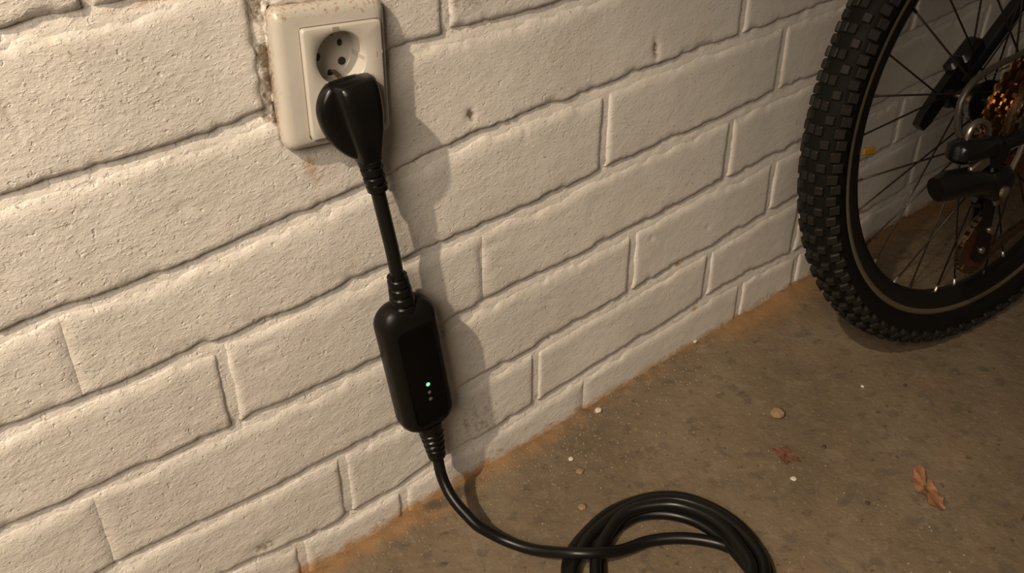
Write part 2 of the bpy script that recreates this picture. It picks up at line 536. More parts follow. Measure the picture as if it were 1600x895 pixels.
# mortar bed: one sheet, struck back under each brick's lower edge and coming flush at the top of the brick below
HW = 0.0038
xs = np.arange(WX0, WX1 + 0.001, 0.004)
rowsX, rowsY, rowsZ = [], [], []
NB = len(BEDS)
for k in range(NB):
    zc = bedz(k, xs)
    for t in np.linspace(1, -1, 9):
        z = zc + t * HW * 1.45
        s = np.clip((1 - t) / 2, 0, 1)
        d = 0.0022 + 0.0026 * (1 - s)
        if k == 0 or k == NB - 1:
            d = d + 0.001
        fade = 0.55 + 0.45 * sstep(1.1, 0.0, xs)
        n = 0.0013 * fbm(xs * 1000, z * 1000, 11, 71 + k, 3) * np.clip(1.2 - s, 0.3, 1)
        rowsX.append(xs); rowsZ.append(z)
        rowsY.append(d * fade + n - np.minimum(face_relief(xs, z), 0) * 0.8)
    if k < NB - 1:
        z0, z1 = bedz(k, xs) - HW * 1.45, bedz(k + 1, xs) + HW * 1.45
        for t in np.linspace(0, 1, 12)[1:-1]:
            z = z0 + (z1 - z0) * t
            n = 0.0009 * fbm(xs * 1000, z * 1000, 9, 91 + k, 3)
            rowsX.append(xs); rowsZ.append(z)
            rowsY.append(0.0018 + n - np.minimum(face_relief(xs, z), 0) * 0.8)
X = np.array(rowsX); Y = np.array(rowsY); Z = np.array(rowsZ)
wall = grid_mesh('wall_back', X, Y, Z, M_paint, None, wall_dirt(X, Z), wall_rust(X, Z), flip=True)
wall['kind'] = 'structure'

def brick(course, xa, fa, xb, fb, seed):
    # the front and the four returned edges of one painted brick
    ln = (xb - xa) / 1000.0
    edge = np.array([0, 0.0008, 0.0020, 0.0038, 0.0065])
    def axis(L, st):
        mid = np.linspace(edge[-1], L - edge[-1], max(3, int((L - 2 * edge[-1]) / st) + 2))
        return np.concatenate([edge[:-1], mid, L - edge[:-1][::-1]]) / L
    us = axis(max(ln - 0.009, 0.03), 0.0029)
    vs = axis(0.072, 0.0031)
    U, V = np.meshgrid(us, vs)
    xm0, xm1 = xa / 1000.0, xb / 1000.0
    xg = xm0 + (xm1 - xm0) * U
    zt = bedz(course, xg) - HW + 0.0017 * fbm(xg * 1000, xg * 0 + seed * 13.0, 15, 7, 4) + 0.0007 * fbm(xg * 1000, xg * 0 + seed * 17.0, 6.5, 8, 2)
    zb = bedz(course + 1, xg) + HW + 0.0017 * fbm(xg * 1000, xg * 0 + seed * 29.0, 15, 9, 4) + 0.0007 * fbm(xg * 1000, xg * 0 + seed * 31.0, 6.5, 10, 2)
    zg = zt + (zb - zt) * V
    zmid = (zt + zb) / 2
    hj = {'f': -0.0003, 'g': -0.0003, '': 0.0036}
    h0 = hj[fa]
    h1 = hj[fb]
    L0 = xm0 + h0 + 0.13 * (zg - zmid) + 0.0010 * fbm(zg * 1000, zg * 0 + seed * 3.0, 10, 3, 3)
    L1 = xm1 - h1 + 0.13 * (zg - zmid) + 0.0010 * fbm(zg * 1000, zg * 0 + seed * 5.0, 10, 5, 3)
    xg = L0 + (L1 - L0) * U
    ln2 = L1 - L0
    hh = zt - zb
    rd = {'f': -0.0005, 'g': 0.0006, '': 0.0022}
    def prof(e, dep, rad):
        return -dep * np.exp(-(e / rad) ** 1.5)
    e_l = U * ln2; e_r = (1 - U) * ln2; e_t = V * hh; e_b = (1 - V) * hh
    wob = 1 + 0.5 * fbm(xg * 1000, zg * 1000, 22, 81, 2)
    rad = 0.0020 * wob
    radl = rad * (2.4 if fa == 'g' else 1); radr = rad * (2.4 if fb == 'g' else 1)
    dl, dr = rd[fa], rd[fb]
    crk = 0.0022 * np.exp(-(np.minimum(e_t, e_b) / 0.006) ** 2) * np.clip(fbm(xg * 1000, zg * 1000, 16, 83, 4) - 0.10, 0, 1) * 3.0
    p = -crk + np.minimum(np.minimum(prof(e_l, dl + 0.001, radl), prof(e_r, dr + 0.001, radr)),
                   np.minimum(prof(e_t, 0.0031, rad * 2.5), prof(e_b, 0.0050, rad * 0.9)))
    prot = 0.0002 * (hsh(seed * 7, 3, 5) - 0.5)
    Yg = -(p + prot + face_relief(xg, zg) + 0.0006)
    # returned rim: push the outermost ring back into the joint
    Yg[0, :] += 0.003; Yg[-1, :] += 0.003; Yg[:, 0] += 0.003 if fa == '' else 0.0003; Yg[:, -1] += 0.003 if fb == '' else 0.0003
    grid_mesh('brick', xg, Yg, zg, M_paint, wall, wall_dirt(xg, zg), wall_rust(xg, zg), flip=True)

sd = 1
for c, heads in enumerate(HEADS):
    hs = [(h, '') if not isinstance(h, tuple) else h for h in heads]
    hs = [(WX0 * 1000, '')] + [h for h in hs if WX0 * 1000 + 20 < h[0] < WX1 * 1000 - 20] + [(WX1 * 1000, '')]
    for (xa, fa), (xb, fb) in zip(hs[:-1], hs[1:]):
        brick(c, xa, fa, xb, fb, sd)
        sd += 1

# ------------------------------------------------------------------ the floor
fx = np.arange(-0.80, 2.551, 0.005)
fy = np.concatenate([np.arange(-1.50, -0.10, 0.006), np.arange(-0.10, 0.012, 0.0025)])
FX, FY = np.meshgrid(fx, fy)
def floor_h(x, y):
    X_, Y_ = x * 1000, y * 1000
    h = 0.0016 * fbm(X_, Y_, 90, 101, 3) + 0.0006 * fbm(X_, Y_, 16, 107, 3)
    rim = sstep(-0.022, -0.002, y + 0.006 * fbm(X_, Y_ * 0, 60, 109, 2))
    h = h + rim * (0.0035 + 0.0035 * fbm(X_, Y_, 14, 113, 3))
    return h
FZ = floor_h(FX, FY)
edge_n = 0.012 * fbm(FX * 1000, FY * 0, 80, 121, 3)
f_rust = np.clip(0.5 * sstep(-0.024, -0.003, FY + edge_n) * sstep(0.36, 0.28, FX) + 0.95 * sstep(-0.045, -0.004, FY + edge_n) * (0.55 + 0.45 * sstep(0.6, 0.2, FX)) + 0.55 * sstep(-0.12, -0.01, FY + edge_n) * sstep(0.62, 0.72, FX), 0, 1)
f_dirt = np.clip(0.85 * np.exp(-(((FX - 0.27) / 0.035) ** 2 + ((FY + 0.012) / 0.010) ** 2)) + 0.6 * np.exp(-(((FX - 0.235) / 0.03) ** 2 + ((FY + 0.006) / 0.008) ** 2))
                 + 0.55 * sstep(0.25, 0.9, fbm(FX * 1000, FY * 1000, 60, 131, 3)), 0, 1)
f_pale = np.clip(np.exp(-(((FX - 0.37) / 0.09) ** 2 + ((FY + 0.06) / 0.05) ** 2)) + 0.8 * np.exp(-(((FX - 0.47) / 0.06) ** 2 + ((FY + 0.02) / 0.02) ** 2))
                 + 0.4 * sstep(0.5, 0.2, FX), 0, 1)
floor = grid_mesh('floor', FX, FY, FZ, M_floor, None, f_dirt, f_rust, f_pale)
floor['kind'] = 'structure'

# ------------------------------------------------------------------ the socket
def sdf_rr(px, pz, cx, cz, w_, h_, r):
    qx = abs(px - cx) - (w_ / 2 - r); qz = abs(pz - cz) - (h_ / 2 - r)
    return math.hypot(max(qx, 0), max(qz, 0)) + min(max(qx, qz), 0) - r

def rr_ring(y, cx, cz, w_, h_, r, ox, oz, n=96):
    out = []
    for k in range(n):
        a = 2 * PI * k / n
        # more samples near the corners come from plain angular spacing
        lo, hi = 0.0, 0.3
        for _ in range(26):
            m_ = (lo + hi) / 2
            if sdf_rr(ox + m_ * math.cos(a), oz + m_ * math.sin(a), cx, cz, w_, h_, r) < 0:
                lo = m_
            else:
                hi = m_
        out.append((ox + lo * math.cos(a), y, oz + lo * math.sin(a)))
    return out

sock = empty('wall_socket', (0.237, -0.0, 0.494), 'old crooked off-white wall socket with scuffed frame and one free round outlet', 'socket', rot=(0, math.radians(8.4), 0))
ca, sa = math.cos(math.radians(8.4)), math.sin(math.radians(8.4))
def SL(x, z):  # wall point -> socket frame
    dx, dz = x - 0.237, z - 0.494
    return (dx * ca - dz * sa, dx * sa + dz * ca)

fw, fh = 0.0905, 0.1075
icx, icz = SL(0.2425, 0.4895)
iw, ih = 0.0645, 0.0845
N = 128
rings = [rr_ring(0.004, 0, 0, fw, fh, 0.007, icx, icz, N),
         rr_ring(-0.0075, 0, 0, fw, fh, 0.007, icx, icz, N),
         rr_ring(-0.0110, 0, 0, fw - 0.0025, fh - 0.0025, 0.0065, icx, icz, N),
         rr_ring(-0.0133, 0, 0, fw - 0.0075, fh - 0.0075, 0.005, icx, icz, N),
         rr_ring(-0.0143, 0.0006, -0.0006, fw - 0.0145, fh - 0.0140, 0.004, icx, icz, N),
         rr_ring(-0.0145, icx, icz, iw + 0.0012, ih + 0.0012, 0.0025, icx, icz, N),
         rr_ring(-0.0065, icx, icz, iw + 0.0012, ih + 0.0012, 0.0025, icx, icz, N)]
mb = MB(); mb.rings(rings, cap0=False, cap1=False)
fr = mb.build('socket_frame', M_white, sock, sharp=50)
vv = np.array([v.co for v in fr.data.vertices])
dd = np.maximum(0.9 * sstep(-0.004, 0.002, vv[:, 1]), 0.35 * sstep(-0.0143, -0.0115, vv[:, 1]))
dd = np.maximum(dd, 0.7 * sstep(0.016, 0.0, np.hypot(vv[:, 0] + 0.045, vv[:, 2] + 0.054)))
dd = np.maximum(dd, 0.55 * sstep(0.030, 0.050, vv[:, 2]))
add_attr(fr.data, 'dirt', dd)

rcx, rcz = SL(0.2424, 0.5070)
RR = 0.0202
circ_ring = lambda y, r: [(rcx + r * math.cos(2 * PI * k / N), y, rcz + r * math.sin(2 * PI * k / N)) for k in range(N)]
rings = [rr_ring(-0.0060, icx, icz, iw, ih, 0.0022, rcx, rcz, N),
         rr_ring(-0.0176, icx, icz, iw, ih, 0.0022, rcx, rcz, N),
         rr_ring(-0.0186, icx, icz, iw - 0.0010, ih - 0.0010, 0.002, rcx, rcz, N),
         rr_ring(-0.0190, icx, icz, iw - 0.0030, ih - 0.0030, 0.002, rcx, rcz, N),
         circ_ring(-0.0190, RR + 0.0008), circ_ring(-0.0182, RR), circ_ring(0.0040, RR - 0.0003), circ_ring(0.0056, RR - 0.0016), circ_ring(0.0060, 0.0120)]
mb = MB(); mb.rings(rings, cap0=False, cap1=True)
pl = mb.build('cover_plate', M_white, sock, sharp=50)
vv = np.array([v.co for v in pl.data.vertices])
add_attr(pl.data, 'dirt', 0.30 * sstep(-0.016, -0.010, vv[:, 1]) + 0.0 * vv[:, 0])

def part_label(o, s):
    o['label'] = s
    return o

def pin_hole(x, z, r, sx=1.0, rot=0.0):
    lx_, lz_ = SL(x, z)
    m_ = MB()
    n = 20
    ring = lambda y, k_: [(lx_ + k_ * r * (math.cos(a) * sx * math.cos(rot) - math.sin(a) * math.sin(rot)), y, lz_ + k_ * r * (math.cos(a) * sx * math.sin(rot) + math.sin(a) * math.cos(rot)))
                       for a in [2 * PI * i / n for i in range(n)]]
    m_.rings([ring(0.0061, 1.0), ring(0.00565, 0.97), ring(0.0056, 0.85), ring(0.0055, 0.5)], cap0=False)
    return m_.build('pin_hole', M_hole, pl)
pin_hole(0.2322, 0.5055, 0.0033)
pin_hole(0.2519, 0.4966, 0.0033)
pin_hole(0.2533, 0.5110, 0.0028, 0.75)
pin_hole(0.2402, 0.4898, 0.0036, 0.75, 0.1)

# earth clips: bent brass strips at the top and bottom of the recess
for (x0, z0, x1, z1) in ((0.2445, 0.5262, 0.2462, 0.5200), (0.2415, 0.4868, 0.2420, 0.4925)):
    a0 = SL(x0, z0); a1 = SL(x1, z1)
    m_ = MB()
    pr = [(-0.0140, 0.0), (-0.0090, 0.45), (-0.0040, 0.75), (0.0040, 1.0)]
    dx, dz = a1[0] - a0[0], a1[1] - a0[1]
    L_ = math.hypot(dx, dz); px, pz = -dz / L_ * 0.0021, dx / L_ * 0.0021
    rg = []
    for y, t in pr:
        cx_, cz_ = a0[0] + dx * t, a0[1] + dz * t
        rg.append([(cx_ - px, y, cz_ - pz), (cx_ + px, y, cz_ + pz), (cx_ + px, y + 0.0010, cz_ + pz), (cx_ - px, y + 0.0010, cz_ - pz)])
    m_.rings(rg)
    m_.build('earth_contact', M_brass, sock, sharp=40)
# guide rib on the right of the recess, small moulded window above it, scratched lines beside it
a = SL(0.2625, 0.5015)
MB().box((a[0], -0.0060, a[1]), (0.0030, 0.0220, 0.0042), bev=0.0006).build('guide_rib', M_white, sock)
a = SL(0.2425, 0.5300)
m_ = MB(); m_.box((a[0], -0.0190, a[1]), (0.0052, 0.0006, 0.0026), bev=0.0002)
part_label(m_.build('marker_window', M_line, sock), 'small dark moulded window above the round outlet')
for (x, z, h) in ((0.2712, 0.5020, 0.0045), (0.2762, 0.5030, 0.0030)):
    a = SL(x, z)
    MB().box((a[0], -0.0190, a[1]), (0.00045, 0.0004, h)).build('scratch_mark', M_line, sock)

# ------------------------------------------------------------------ charging cable: plug, cord, box
cable = empty('charging_cable', (0.248, -0.02, 0.0), 'thick black charging cable plugged into the wall socket with a box and coiled cord', 'cable')
cable.location = (0, 0, 0)

# plug: heart-shaped flange against the socket, raised grip running down into the cord
def plug_mesh():
    m_ = MB()
    # flange: thick rounded disc with a flattened top
    rg = []
    for y, g in ((-0.0170, 0.0022), (-0.0180, 0.0004), (-0.0200, 0.0), (-0.0262, 0.0), (-0.0285, 0.0010), (-0.0300, 0.0035), (-0.0306, 0.0075)):
        pts = []
        for q in range(72):
            a = 2 * PI * q / 72
            r = 0.0262 - g
            x = r * math.cos(a); z = r * math.sin(a)
            if z > 0:
                z = min(z, 0.0228 - g) if z < 0.0228 - g else 0.0228 - g + (z - 0.0228 + g) * 0.2
            else:
                z *= 1.72
                x = r * math.copysign(abs(math.cos(a)) ** 1.15, math.cos(a)) + 0.0050 * math.sin(a) ** 2
            pts.append((0.2378 + x, y, 0.4700 + z))
        rg.append(pts)
    m_.rings(rg)
    # grip: faceted block that runs down and narrows into the cord
    secs = [  # z, centre x, half width, back y, front y
        (0.4931, 0.2430, 0.0120, -0.0230, -0.0340), (0.4927, 0.2430, 0.0150, -0.0210, -0.0375), (0.4910, 0.2430, 0.0172, -0.0190, -0.0405),
        (0.4865, 0.2430, 0.0182, -0.0180, -0.0428), (0.4765, 0.2430, 0.0182, -0.0180, -0.0440), (0.4645, 0.2430, 0.0174, -0.0180, -0.0440),
        (0.4533, 0.2431, 0.0158, -0.0180, -0.0425), (0.4442, 0.2432, 0.0140, -0.0178, -0.0405), (0.4360, 0.2434, 0.0122, -0.0175, -0.0380),
        (0.4305, 0.2436, 0.0110, -0.0172, -0.0362), (0.4250, 0.2438, 0.0102, -0.0170, -0.0345)]
    rg = []
    for (z, cx, w_, yb, yf) in secs:
        hy = (yb - yf) / 2; cy = (yb + yf) / 2
        pts = []
        for q in range(48):
            a = 2 * PI * q / 48
            c_, s_ = math.cos(a), math.sin(a)
            p_ = 2 / 4.6
            x = w_ * math.copysign(abs(c_) ** p_, c_)
            y = hy * math.copysign(abs(s_) ** p_, s_)
            x *= 1.0 - 0.16 * max(0, -y / hy)       # sides draw in towards the front
            pts.append((cx + x, cy + y, z))
        rg.append(pts[::-1])
    m_.rings(rg)
    return m_
plug = plug_mesh().build('plug', M_plug, cable, sharp=60)

def relief(zt, zb, x, y, r0, r1, ribs, name, first_solid=0.0, flip=False, drift=0.0, ydrift=0.0):
    # ribbed strain relief made of rings; axis along z
    prof = []
    L_ = zt - zb
    n = 10 * ribs
    for k in range(n + 1):
        t = k / n
        r = r0 + (r1 - r0) * t
        if t > first_solid:
            ph = ((t - first_solid) / (1 - first_solid) * ribs) % 1.0
            if ph < 0.34 and t < 0.995:
                r -= 0.0023 * math.sin(PI * ph / 0.34) ** 0.6
        prof.append((zt - L_ * t, r, x + drift * t, y + ydrift * t))
    rg = []
    for z, r, cx, cy in prof:
        rg.append([(cx + r * math.cos(a), cy + r * 0.95 * math.sin(a), z) for a in [2 * PI * i / 28 for i in range(28)]])
    m_ = MB(); m_.rings(rg)
    return m_.build(name, M_plug, cable, sharp=50)
relief(0.4300, 0.3975, 0.2432, -0.0258, 0.0104, 0.0088, 4, 'strain_relief', 0.05, drift=0.0015, ydrift=-0.0010)
relief(0.3120, 0.2750, 0.2448, -0.0265, 0.0092, 0.0125, 4, 'strain_relief', 0.0, drift=0.0)
relief(0.1370, 0.0880, 0.2450, -0.0262, 0.0140, 0.0092, 5, 'strain_relief', 0.22, drift=0.0005)

# cord: two lengths, the upper between plug and box, the lower down to the floor and round the coil
m_ = MB()
m_.tube(catmull([(0.2443, -0.0268, 0.412), (0.2443, -0.0270, 0.394), (0.2447, -0.0276, 0.364), (0.2452, -0.0276, 0.334), (0.2448, -0.0266, 0.304), (0.2448, -0.0265, 0.285)]), 0.0061, 20)
m_.build('cord', M_cord, cable)

def arc(p0, p1, z0, z1, cx=0.369, cy=-0.233, n=9):
    # clockwise on the floor, from the right of the coil through its near side to the left
    a0 = math.atan2(p0[1] - cy, p0[0] - cx); a1 = math.atan2(p1[1] - cy, p1[0] - cx)
    while a1 > a0:
        a1 -= 2 * PI
    r0 = math.hypot(p0[0] - cx, p0[1] - cy); r1 = math.hypot(p1[0] - cx, p1[1] - cy)
    out = []
    for k in range(1, n):
        t = k / n
        a = a0 + (a1 - a0) * t; r = r0 + (r1 - r0) * t + 0.003 * math.sin(PI * t)
        out.append((cx + r * math.cos(a), cy + r * math.sin(a), z0 + (z1 - z0) * t))
    return out
def mm(l, z):
    return [(a / 1000, b / 1000, z / 1000 if not isinstance(z, list) else z[i] / 1000) for i, (a, b) in enumerate(l)]
drop = [(0.2450, -0.0262, 0.108), (0.2454, -0.0265, 0.088), (0.2418, -0.035, 0.0695), (0.2406, -0.044, 0.0590), (0.2404, -0.052, 0.0528), (0.2416, -0.063, 0.0460),
        (0.2442, -0.073, 0.0393), (0.2475, -0.084, 0.0320), (0.2553, -0.094, 0.0234), (0.2633, -0.104, 0.0164), (0.2725, -0.1185, 0.0130), (0.2815, -0.1330, 0.0130), (0.2900, -0.1470, 0.0165)]
mainp = mm([(305, -170), (326, -185), (350, -190), (376, -195), (398, -208), (416, -225), (430, -246), (435, -270), (433, -293)], [24, 22, 12, 8, 8, 8, 8, 9, 9])
S1 = mm([(291, -173), (310, -156), (336, -147), (371, -142), (407, -150), (434, -166), (451, -190), (460, -225), (456, -259), (440, -293)], [8, 7, 7, 7, 7, 7, 7, 7, 8, 10])
S2 = mm([(292, -180), (310, -168), (335, -157), (368, -154), (403, -160), (431, -181), (446, -211), (449, -245), (443, -277), (431, -297)], [14, 14, 14, 15, 16, 17, 18, 19, 20, 20])
S3 = mm([(307, -199), (322, -182), (343, -171), (371, -163), (392, -168), (418, -186), (431, -210), (435, -237), (430, -263), (420, -290)], [15, 17, 19, 21, 23, 24, 25, 27, 28, 28])
S4 = mm([(314, -196), (331, -177), (355, -164), (383, -163), (402, -171), (419, -187), (431, -210), (435, -237), (430, -263), (424, -284)], [7, 7, 7, 8, 8, 8, 8, 8, 12, 16])
path = list(drop) + mainp
path += arc(mainp[-1], S1[0], 0.009, 0.007) + S1
path += arc(S1[-1], S2[0], 0.010, 0.014) + S2
path += arc(S2[-1], S3[0], 0.020, 0.016) + S3
path += arc(S3[-1], S4[0], 0.026, 0.009) + S4
path += [(0.420, -0.320, 0.014), (0.425, -0.370, 0.008), (0.445, -0.440, 0.0065), (0.47, -0.52, 0.0065), (0.49, -0.62, 0.0065), (0.50, -0.78, 0.0065), (0.50, -1.0, 0.0065), (0.52, -1.25, 0.0065)]
m_ = MB(); m_.tube(catmull(path, 0.005), 0.0058, 18)
cord2 = m_.build('cord', M_cord, cable)

# control box: rounded body with a slightly raised front panel and three lights
def rbox_ring(y, hw, z0, z1, r, cx, n=14):
    out = []
    for (sx, zc, a0) in ((1, z1 - r, 0), (-1, z1 - r, PI / 2), (-1, z0 + r, PI), (1, z0 + r, 3 * PI / 2)):
        for k in range(n + 1):
            a = a0 + PI / 2 * k / n
            out.append((cx + sx * (hw - r) + r * math.cos(a), y, zc + r * math.sin(a)))
    return out
bc = 0.2447
z0, z1 = 0.1335, 0.2835
rg = []
for (y, ins, r) in ((-0.0120, 0.0060, 0.0150), (-0.0128, 0.0030, 0.018), (-0.0155, 0.0008, 0.020), (-0.0195, 0.0, 0.0205), (-0.0275, 0.0, 0.0205), (-0.0285, 0.0004, 0.0203), (-0.0292, 0.0004, 0.0203),
                    (-0.0320, 0.0012, 0.0195), (-0.0355, 0.0034, 0.0175), (-0.0380, 0.0064, 0.0150), (-0.0392, 0.0095, 0.0125)):
    rg.append(rbox_ring(y, 0.0290 - ins, z0 + ins * 0.9, z1 - ins * 1.25, r, bc))
m_ = MB(); m_.rings(rg)
box = m_.build('control_box', M_box, cable, sharp=60)
rg = []
for (y, ins, r) in ((-0.0386, 0.0, 0.0065), (-0.0396, 0.0, 0.0065), (-0.0400, 0.0006, 0.0060), (-0.0398, 0.0016, 0.0055)):
    rg.append(rbox_ring(y, 0.0188 - ins, 0.1468 + ins, 0.2605 - ins, r, bc + 0.0005))
m_ = MB(); m_.rings(rg)
m_.build('front_panel', M_panel, box, sharp=40)
for i, (x, z, r, mt) in enumerate(((0.2464, 0.1931, 0.00195, M_led_on), (0.2463, 0.1832, 0.00185, M_led_off), (0.2461, 0.1750, 0.00195, M_led_off))):
    m_ = MB(); m_.lathe_y([(-0.0390, r), (-0.0402, r), (-0.0406, r * 0.7), (-0.0407, r * 0.3)], 18, (x, 0, z))
    o = m_.build('status_light', mt, box)
    part_label(o, 'lit green status light' if i == 0 else 'unlit grey status light')

# ------------------------------------------------------------------ bicycle
wc = Vector((0.9225, -0.1814, 0.2874))
bn = Vector((-0.11377203, -0.99191774, 0.05617042))
bu = Vector((0.00640073, 0.05580454, 0.99842120))
bd = Vector((0.99348626, -0.11395194, 0.0))
HC = 0.2877
bike = empty('bicycle', (0, 0, 0), 'dark mountain bike standing by the wall, rear wheel with knobbly tyre and gears in view', 'bicycle')
bo = wc - bu * HC
bike.matrix_world = Matrix(((bd.x, -bn.x, bu.x, bo.x), (bd.y, -bn.y, bu.y, bo.y), (bd.z, -bn.z, bu.z, bo.z), (0, 0, 0, 1)))
def BL(a, b, c):   # mm: forward, towards the drive side, up from the axle
    return Vector((a / 1000, -b / 1000, c / 1000 + HC))
CC = (0, 0, HC)

# tyre
prof = [(0.0105, 0.2450), (0.0135, 0.2475), (0.0190, 0.2560), (0.0212, 0.2640), (0.0205, 0.2715), (0.0175, 0.2775), (0.0120, 0.2818), (0.0060, 0.2836), (0.0, 0.2840)]
prof = prof + [(-y, r) for y, r in prof[-2::-1]]
prof = prof + [(-0.006, 0.246), (0.006, 0.246)]
m_ = MB(); m_.lathe_y(prof, 180, CC, closed=True)
tyre = m_.build('tire', M_tyre, bike, sharp=50)
def block_mesh(dx, dy, dz):
    m2 = MB(); m2.box((0, 0, 0), (dx, dy, dz), bev=0.0009)
    me = D.meshes.new('tread_knob'); me.from_pydata([tuple(v) for v in m2.v], [], m2.f); me.materials.append(M_knob); fix_normals(me)
    return me, m2
KM = [block_mesh(0.0094, 0.0074, 0.0066), block_mesh(0.0088, 0.0084, 0.0070), block_mesh(0.0098, 0.0098, 0.0080)]
rows = 150
cands = []
for i in range(rows):
    th = 2 * PI * i / rows
    if i % 2 == 0:
        pat = [(0.0045, 0.2842, 0.10, 0), (-0.0045, 0.2842, -0.10, 0), (0.0192, 0.2742, 0.95, 2), (-0.0192, 0.2742, -0.95, 2)]
    else:
        pat = [(0.0118, 0.2818, 0.45, 1), (-0.0118, 0.2818, -0.45, 1), (0.0200, 0.2705, 1.10, 2), (-0.0200, 0.2705, -1.10, 2)]
    for b, r, tilt, kind in pat:
        cands.append((th, b, r, tilt, kind))
def knob_matrix(th, b, r, tilt):
    er = Vector((math.cos(th), 0, math.sin(th))); et = Vector((-math.sin(th), 0, math.cos(th))); eb = Vector((0, -1, 0))
    nz = (er * math.cos(tilt) + eb * math.sin(tilt)).normalized()
    ny = nz.cross(et)
    c = Vector(CC) + er * r + eb * b
    return Matrix(((et.x, ny.x, nz.x, c.x), (et.y, ny.y, nz.y, c.y), (et.z, ny.z, nz.z, c.z), (0, 0, 0, 1)))
# the run of tread that faces the room, from the top left of the wheel round to its lower right
def seen(cd):
    t = (cd[0] - math.radians(108)) % (2 * PI)
    return t
order = sorted(cands, key=seen)
front = [c_ for c_ in order if seen(c_) < math.radians(222)][:300]
fs = set(id(c_) for c_ in front)
for c_ in front:
    o = link(D.objects.new('tread_knob', KM[c_[4]][0]))
    o.parent = tyre
    o.matrix_local = knob_matrix(*c_[:4])
rest = MB()
for c_ in cands:
    if id(c_) in fs:
        continue
    Mk = knob_matrix(*c_[:4]); b2 = KM[c_[4]][1]
    rest.add([Mk @ Vector(v) for v in b2.v], b2.f)
o = rest.build('tread_knobs', M_knob, tyre, smooth=False, sharp=None)
o['kind'] = 'stuff'
# rim: dark box section with pale worn edges
m_ = MB(); m_.lathe_y([(0.0110, 0.2430), (0.0110, 0.2400), (0.0098, 0.2310), (0.0055, 0.2230), (0.0, 0.2215), (-0.0055, 0.2230), (-0.0098, 0.2310), (-0.0110, 0.2400), (-0.0110, 0.2430)], 180, CC, closed=True)
rim = m_.build('rim', M_rim, bike, sharp=50)
for s in (1, -1):
    m_ = MB(); m_.lathe_y([(s * 0.0100, 0.2415), (s * 0.0118, 0.2410), (s * 0.0136, 0.2432), (s * 0.0136, 0.2468), (s * 0.0118, 0.2482), (s * 0.0100, 0.2470)], 180, CC, closed=True)
    part_label(m_.build('rim_edge', M_rimedge, rim, sharp=60), 'pale worn rim edge')
# hub, axle, flanges
m_ = MB(); m_.lathe_y([(-0.036, 0.006), (-0.036, 0.024), (-0.032, 0.0245), (-0.030, 0.013), (0.020, 0.012), (0.022, 0.0245), (0.025, 0.024), (0.026, 0.008)], 32, CC)
hub = m_.build('hub', M_dark, bike, sharp=40)
m_ = MB(); m_.lathe_y([(-0.074, 0.004), (-0.074, 0.008), (-0.068, 0.009), (-0.066, 0.005), (0.066, 0.005), (0.068, 0.009), (0.074, 0.008), (0.076, 0.004)], 20, CC)
m_.build('axle', M_steel, bike, sharp=40)
# spokes, 32, crossed three times, each with its nipple
ns = 32
for i in range(ns):
    side = 1 if i % 2 == 0 else -1
    j = i // 2
    lead = 1 if j % 2 == 0 else -1
    rim_a = 2 * PI * (i + 0.30) / ns
    hub_a = rim_a + lead * math.radians(67)
    b0 = 22 if side > 0 else -33
    p0 = BL(24 * math.cos(hub_a) * 0.95, b0, 24 * math.sin(hub_a) * 0.95)
    p1 = BL(226 * math.cos(rim_a), side * 2.5, 226 * math.sin(rim_a))
    m_ = MB(); m_.tube([p0, p0.lerp(p1, 0.5), p1], 0.00105, 6)
    sp = m_.build('spoke', M_spoke, bike, sharp=None)
    t = (p1 - p0).normalized()
    m_ = MB(); m_.tube([p1 - t * 0.011, p1 - t * 0.002, p1], [0.0016, 0.0019, 0.0019], 8)
    m_.build('nipple', M_nipple if i % 3 else M_spoke, sp, sharp=None)
# amber tab on a spoke at the left of the rim
m_ = MB(); m_.box(BL(-211, 6, 17), (0.017, 0.003, 0.0075), Matrix.Rotation(math.radians(12), 3, 'Y'), bev=0.001)
part_label(m_.build('spoke_reflector', M_amber, bike), 'small amber tab on a spoke beside the rim')

# cassette
def cog(teeth, r, thick, inner):
    m2 = MB()
    n = teeth * 4
    def ring(y, f):
        out = []
        for k in range(n):
            a = 2 * PI * k / n
            ph = k % 4
            rr = r + (0.0022 if ph in (1, 2) else -0.0022)
            out.append((f * rr * math.cos(a), y, f * rr * math.sin(a) + HC))
        return out
    def circ(y, r_):
        return [(r_ * math.cos(2 * PI * k / n), y, r_ * math.sin(2 * PI * k / n) + HC) for k in range(n)]
    m2.rings([circ(thick / 2, inner), circ(thick / 2, r - 0.006), ring(thick / 2, 0.998), ring(-thick / 2, 0.998), circ(-thick / 2, r - 0.006), circ(-thick / 2, inner), circ(thick / 2, inner)], cap0=False, cap1=False)
    return m2
m_ = MB(); m_.lathe_y([(0.0, 0.017), (0.0, 0.019), (-0.040, 0.019), (-0.044, 0.014)], 32, (0, -0.022, HC))
cass = m_.build('cassette', M_dark, bike, sharp=40)
for k, (t_, r_) in enumerate(((34, 0.0745), (28, 0.0630), (24, 0.0540), (21, 0.0475), (18, 0.0410), (16, 0.0360), (14, 0.0315))):
    m2 = cog(t_, r_, 0.0020, max(0.019, r_ - (0.022 if k == 0 else 0.016)))
    b = 0.0270 + 0.0050 * k
    m2.v = [(v[0], v[1] - b, v[2]) for v in m2.v]
    m2.build('sprocket', M_warm_sheen if k < 4 else M_steel, cass, smooth=False, sharp=None)
    if k < 6:   # pins and ramps that catch the light
        for q in range(10):
            a = 2 * PI * q / 10 + k * 0.37
            m3 = MB(); m3.lathe_y([(-b - 0.0010, 0.0018), (-b - 0.0022, 0.0016), (-b - 0.0024, 0.0006)], 8, ((r_ - 0.0075) * math.cos(a), 0, HC + (r_ - 0.0075) * math.sin(a)))
            m3.build('shift_pin', M_steel, cass)
